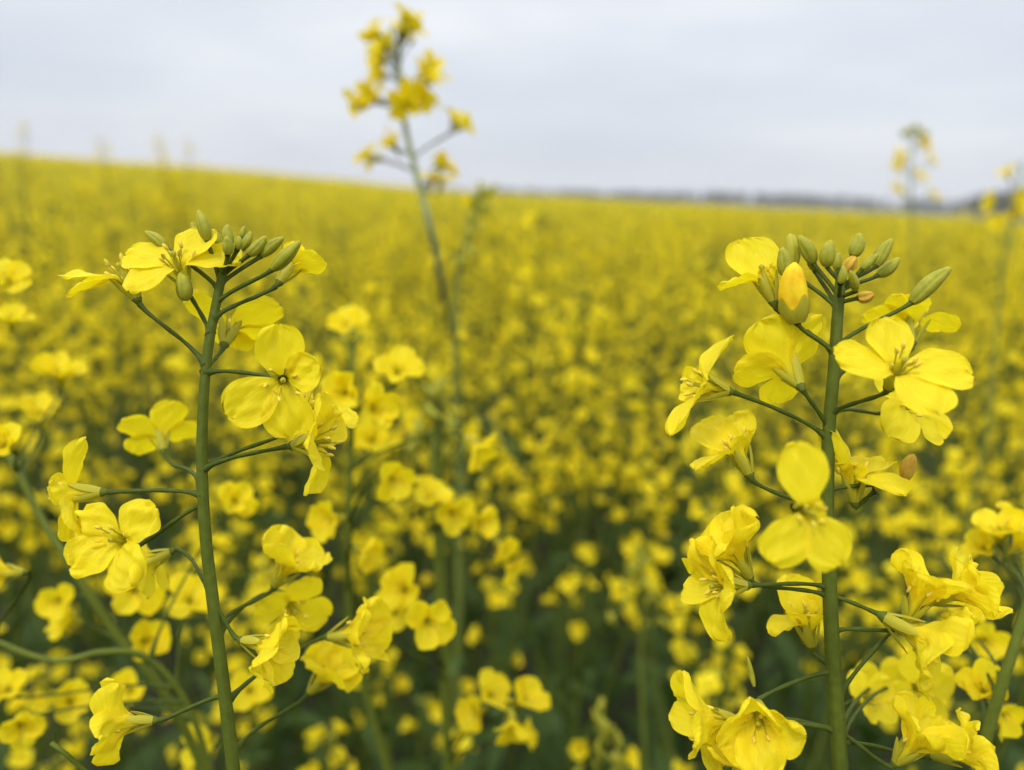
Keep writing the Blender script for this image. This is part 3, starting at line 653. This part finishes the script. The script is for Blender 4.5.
# ------------------------------------------------------------------ rest of the crop: one mass
def tile(protoA, X, Y, SC, RZ, KEY):
    outs = []; n0 = 0
    for k, (V, Q, m, UV) in enumerate(protoA):
        s = np.where(KEY == k)[0]
        if not len(s): continue
        c, sn = np.cos(RZ[s])[:, None]*SC[s][:, None], np.sin(RZ[s])[:, None]*SC[s][:, None]
        v = np.empty((len(s), len(V), 3), np.float32)
        v[..., 0] = V[None, :, 0]*c-V[None, :, 1]*sn+X[s][:, None]
        v[..., 1] = V[None, :, 0]*sn+V[None, :, 1]*c+Y[s][:, None]
        v[..., 2] = V[None, :, 2]*SC[s][:, None]+hgt(X[s], Y[s])[:, None]
        q = Q[None]+(np.arange(len(s))*len(V))[:, None, None]
        outs.append((v.reshape(-1, 3), q.reshape(-1, 4), np.tile(m, len(s))))
    return outs
def scatter(r1, r2, dens, kx=.85):
    A = kx*(r2*r2-r1*r1); n = int(A*dens)
    y = np.sqrt(nr.uniform(r1*r1, r2*r2, n)); x = nr.uniform(-kx, kx, n)*y
    return x, y
def lowplant(seed, nh, nf, stem=True, size=1.0, nleaf=4):
    """coarse plant: short stems, a few leaves and quads for petals; size = clump scale"""
    rg = random.Random(seed); mb = MB()
    for h in range(nh):
        a = rg.uniform(0, TAU); r = rg.uniform(0, .10)*size; top = Vector((math.cos(a)*r, math.sin(a)*r, 1.10-abs(rg.gauss(0, .10)) if h else 1.12))
        if stem: mb.tube([Vector((top.x*.2, top.y*.2, .35)), top], [(.0040*size**.6), .0018*size**.5], 3, MI['stemfar'])
        for i in range(nf):
            p = top+Vector((rg.gauss(0, .018)*size, rg.gauss(0, .018)*size, -rg.uniform(0, .17)))
            w = .0070*size**.92*rg.uniform(.7, 1.3)
            u = Vector((rg.uniform(-1, 1), rg.uniform(-1, 1), rg.uniform(-.6, .6))).normalized(); v = u.cross(Vector((rg.uniform(-.5, .5), rg.uniform(-.5, .5), 1))).normalized()
            for s1 in ((1,) if i % 2 else (1, -1)):
                q = np.array([[p-v*w*.7, p+v*w*.7], [p+u*w*1.7*s1-v*w*.8, p+u*w*1.7*s1+v*w*.8]], float); mb.grid(q, MI['petalfar'])
        p = top+Vector((0, 0, .01-.03*(size > 1))); mb.tube([p, p+Vector((0, 0, .014*size))], [.004*size**.5, .002*size**.5], 3, MI['bud'])
    for i in range(nleaf):
        mb.add(leaf_mb(rg.uniform(.12, .22), .05, 70, rg, 2, 3), m4(Vector((0, 0, rg.uniform(.2, .8) if size == 1 else max(0, .85-.22*size))), Matrix.Rotation(rg.uniform(0, 6), 3, 'Z'), size))
    return mb.arrays()
parts = []
x, y = scatter(2.0, 11, 25); d = np.hypot(x, y); k = (d > rlim-.02); x, y = x[k], y[k]
# skip the sector already covered by individuals
parts += tile([lowplant(300+i, 8, 16 if i % 4 else 4) for i in range(8)], x, y, 1+nr.normal(0, .05, len(x))+.06*np.sin(3.1*x+1.3*y)*np.sin(2.3*y-1.1*x), nr.uniform(0, 6.3, len(x)), nr.randint(0, 8, len(x)))
x, y = scatter(11, 36, 6)
parts += tile([lowplant(320+i, 9, 9 if i % 3 else 3, True, 2.0, 3) for i in range(6)], x, y, 1+nr.normal(0, .045, len(x)), nr.uniform(0, 6.3, len(x)), nr.randint(0, 6, len(x)))
x, y = scatter(36, 115, 1.3)
parts += tile([lowplant(340+i, 8, 8, True, 4.5, 2) for i in range(6)], x, y, 1+nr.normal(0, .035, len(x)), nr.uniform(0, 6.3, len(x)), nr.randint(0, 6, len(x)))
# the closed leaf and flower layer under the tips, from where single plants no longer read
rr = np.concatenate([np.linspace(7, 40, 90), np.linspace(41, 150, 80)]); aa = np.linspace(-R(48), R(48), 240)
RR, AA = np.meshgrid(rr, aa, indexing='ij'); xx = RR*np.sin(AA); yy = RR*np.cos(AA)
zz = hgt(xx, yy)+.86+.10*np.clip((RR-12)/30, 0, 1)+nr.normal(0, .035, RR.shape)-np.where(RR < 7.3, .8, 0)
sheet = MB(); sheet.grid(np.stack([xx, yy, zz], -1), 99); V, Q, m_, UV = sheet.arrays()
M['canopy'] = organic('crop_layer', [(.30, (.10, .13, .012)), (.5, (.34, .29, .01)), (.72, (.62, .46, .008))], .2, None, .8, .1, 7, 0)
MATS.append('canopy'); parts.append((V, Q, np.full(len(Q), MI.setdefault('canopy', len(MATS)-1))))
VV = []; QQ = []; MM = []; n0 = 0
for v, q, m in parts: VV.append(v); QQ.append(q+n0); MM.append(m); n0 += len(v)
VV = np.concatenate(VV); QQ = np.concatenate(QQ); MM = np.concatenate(MM)
print('field quads', len(QQ))
o = obj('rapeseed_field', to_mesh('rapeseed_field', VV, QQ, MM, None, MATS))
tag(o, 'yellow rapeseed crop in full bloom running up to the horizon', 'rapeseed field', kind='stuff')

# ------------------------------------------------------------------ ground
def ground_mat():
    m, nt, N, L = mat('soil')
    out = N('ShaderNodeOutputMaterial'); b = N('ShaderNodeBsdfPrincipled'); b.inputs['Roughness'].default_value = .95
    tc = N('ShaderNodeTexCoord'); a = N('ShaderNodeTexNoise'); a.inputs['Scale'].default_value = 14; a.inputs['Detail'].default_value = 8; L(tc.outputs['Object'], a.inputs['Vector'])
    rp = ramp(nt, [(.3, (.025, .02, .011)), (.5, (.03, .035, .012)), (.7, (.025, .045, .012))]); L(a.outputs[0], rp.inputs[0]); L(rp.outputs[0], b.inputs['Base Color'])
    bp = N('ShaderNodeBump'); bp.inputs['Distance'].default_value = .03; L(a.outputs[0], bp.inputs['Height']); L(bp.outputs[0], b.inputs['Normal']); L(b.outputs[0], out.inputs[0]); return m
M['soil'] = ground_mat(); MATS.append('soil'); MI['soil'] = len(MATS)-1
rr = np.concatenate([[0.0], np.geomspace(.5, 3000, 90)]); aa = np.linspace(0, TAU, 181)[:-1]
RR, AA = np.meshgrid(rr, aa, indexing='ij'); xx = RR*np.sin(AA); yy = RR*np.cos(AA)
g = MB(); g.grid(np.stack([xx, yy, hgt(xx, yy)], -1), MI['soil'], None, True)
tag(obj('ground', mesh(g, 'ground')), 'dark soil and weeds under the crop', 'ground', kind='structure')

# ------------------------------------------------------------------ far woods
M['wood'] = organic('wood_foliage', [(.1, (.014, .024, .012)), (.9, (.04, .06, .026))], .15, None, .8, .1, .3)
MATS.append('wood'); MI['wood'] = len(MATS)-1
M['bark'] = organic('wood_bark', [(.1, (.06, .045, .03)), (.9, (.12, .09, .06))], 0, None, .9, .1, 1)
MATS.append('bark'); MI['bark'] = len(MATS)-1
def wood(name, label, px0, px1, dist, toppx, n, seed, depth=60, h=9):
    g = np.random.RandomState(seed); mb = MB()
    for i in range(n):
        px = g.uniform(px0, px1); dd = dist+g.uniform(0, depth)
        x = (px-512)/F*dd; y = dd; z0 = float(hgt(x, y)); top = CAMZ+np.interp(px, *toppx)/F*dist+g.normal(0, .5)
        hh = max(4, top-z0); w = hh*g.uniform(.30, .45)
        mb.tube([(x, y, z0-.2), (x+.2, y, z0+hh*.6)], [.25, .12], 5, MI['bark'])
        nq = 70
        u = g.normal(0, 1, (nq, 3)); u /= np.linalg.norm(u, axis=1)[:, None]; r = g.uniform(.55, 1.0, nq)[:, None]
        c = np.array([x, y, z0+hh*.56])+u*r*np.array([w, w, hh*.44])
        a = g.normal(0, 1, (nq, 3)); a /= np.linalg.norm(a, axis=1)[:, None]; b = np.cross(a, u); b /= np.linalg.norm(b, axis=1)[:, None]+1e-6
        s = hh*.11
        for k in range(nq):
            mb.grid(np.array([[c[k]-a[k]*s-b[k]*s, c[k]+a[k]*s-b[k]*s], [c[k]-a[k]*s+b[k]*s, c[k]+a[k]*s+b[k]*s]]), MI['wood'])
    tag(obj(name, mesh(mb, name)), label, 'wood', kind='stuff')
wood('far_treeline', 'thin hazy line of far trees along the horizon', 380, 1130, 650, ([380, 470, 560, 640, 700, 760, 840, 1130], [1, 2.5, 3.5, 3.5, 6, 6.2, 4.5, 4]), 260, 3, 80)
wood('near_wood', 'darker wood on the horizon at the right edge', 935, 1250, 380, ([935, 960, 985, 1030, 1250], [3, 11, 17, 19, 16]), 90, 4, 150)

# ------------------------------------------------------------------ air
m, nt, N, L = mat('haze_air'); out = N('ShaderNodeOutputMaterial'); pv = N('ShaderNodeVolumePrincipled')
pv.inputs['Density'].default_value = .0005; pv.inputs['Color'].default_value = (.86, .90, .96, 1); L(pv.outputs[0], out.inputs['Volume'])
HAZE = True
if HAZE:
    me = bpy.data.meshes.new('haze'); X, Y, Z0, Z1 = 3200, 3200, -5.5, 24
    v = [(sx*X, sy*Y, z) for z in (Z0, Z1) for sx, sy in ((-1, -1), (1, -1), (1, 1), (-1, 1))]
    me.from_pydata(v, [], [(3, 2, 1, 0), (4, 5, 6, 7), (0, 1, 5, 4), (1, 2, 6, 5), (2, 3, 7, 6), (3, 0, 4, 7)]); me.materials.append(m)
    tag(obj('haze', me), 'pale haze over the distant field and woods', 'haze', kind='stuff')

# ------------------------------------------------------------------ sky and sun
SUN_EL, SUN_AZ = R(52), R(-150)     # high, behind the camera to the left
w = bpy.data.worlds.new('World'); scene.world = w; w.use_nodes = True
nt = w.node_tree; nt.nodes.clear(); N = nt.nodes.new; L = nt.links.new
out = N('ShaderNodeOutputWorld'); bg = N('ShaderNodeBackground'); bg.inputs[1].default_value = .12
sky = N('ShaderNodeTexSky'); sky.sky_type = 'NISHITA'; sky.sun_disc = False; sky.sun_elevation = SUN_EL; sky.sun_rotation = SUN_AZ
tc = N('ShaderNodeTexCoord'); sp = N('ShaderNodeSeparateXYZ'); L(tc.outputs['Generated'], sp.inputs[0])
mp = N('ShaderNodeMapping'); mp.inputs['Scale'].default_value = (1.2, 1.2, 4.5); L(tc.outputs['Generated'], mp.inputs[0])
n1 = N('ShaderNodeTexNoise'); n1.inputs['Scale'].default_value = 1.7; n1.inputs['Detail'].default_value = 4; n1.inputs['Roughness'].default_value = .5; L(mp.outputs[0], n1.inputs['Vector'])
hr_ = ramp(nt, [(0.0, (5.75, 5.8, 6.25)), (.04, (5.3, 5.45, 5.95)), (.12, (5.15, 5.45, 6.0)), (.24, (6.3, 6.45, 6.85)), (.45, (10, 10.1, 10.3)), (1.0, (15.5, 15.3, 15.2))]); L(sp.outputs[2], hr_.inputs[0])
cl = ramp(nt, [(.34, (.92, .945, .97)), (.5, (1.03, 1.035, 1.035)), (.64, (1.17, 1.15, 1.11))]); L(n1.outputs[0], cl.inputs[0])
mm = N('ShaderNodeMix'); mm.data_type = 'RGBA'; mm.blend_type = 'MULTIPLY'; mm.inputs[0].default_value = 1; L(hr_.outputs[0], mm.inputs[6]); L(cl.outputs[0], mm.inputs[7])
mx = N('ShaderNodeMix'); mx.data_type = 'RGBA'; mx.inputs[0].default_value = .93; L(sky.outputs[0], mx.inputs[6]); L(mm.outputs[2], mx.inputs[7])
L(mx.outputs[2], bg.inputs[0]); L(bg.outputs[0], out.inputs[0])
sd = bpy.data.lights.new('sun', 'SUN'); sd.energy = 1.5; sd.angle = R(10); sd.color = (1, .96, .90)
so = bpy.data.objects.new('sun', sd); col.objects.link(so)
sdir = Vector((math.sin(SUN_AZ)*math.cos(SUN_EL), math.cos(SUN_AZ)*math.cos(SUN_EL), math.sin(SUN_EL)))
so.rotation_euler = (-sdir).to_track_quat('-Z', 'Y').to_euler()

vs = scene.view_settings; vs.view_transform = 'Standard'; vs.look = 'None'; vs.exposure = 0.2; vs.gamma = 1; vs.use_curve_mapping = False
cy = scene.cycles; cy.max_bounces = 8; cy.diffuse_bounces = 4; cy.transmission_bounces = 4; cy.volume_bounces = 0; cy.caustics_reflective = False; cy.caustics_refractive = False
cy.use_denoising = True; cy.denoiser = 'OPENIMAGEDENOISE'; cy.use_adaptive_sampling = True; cy.adaptive_threshold = .01
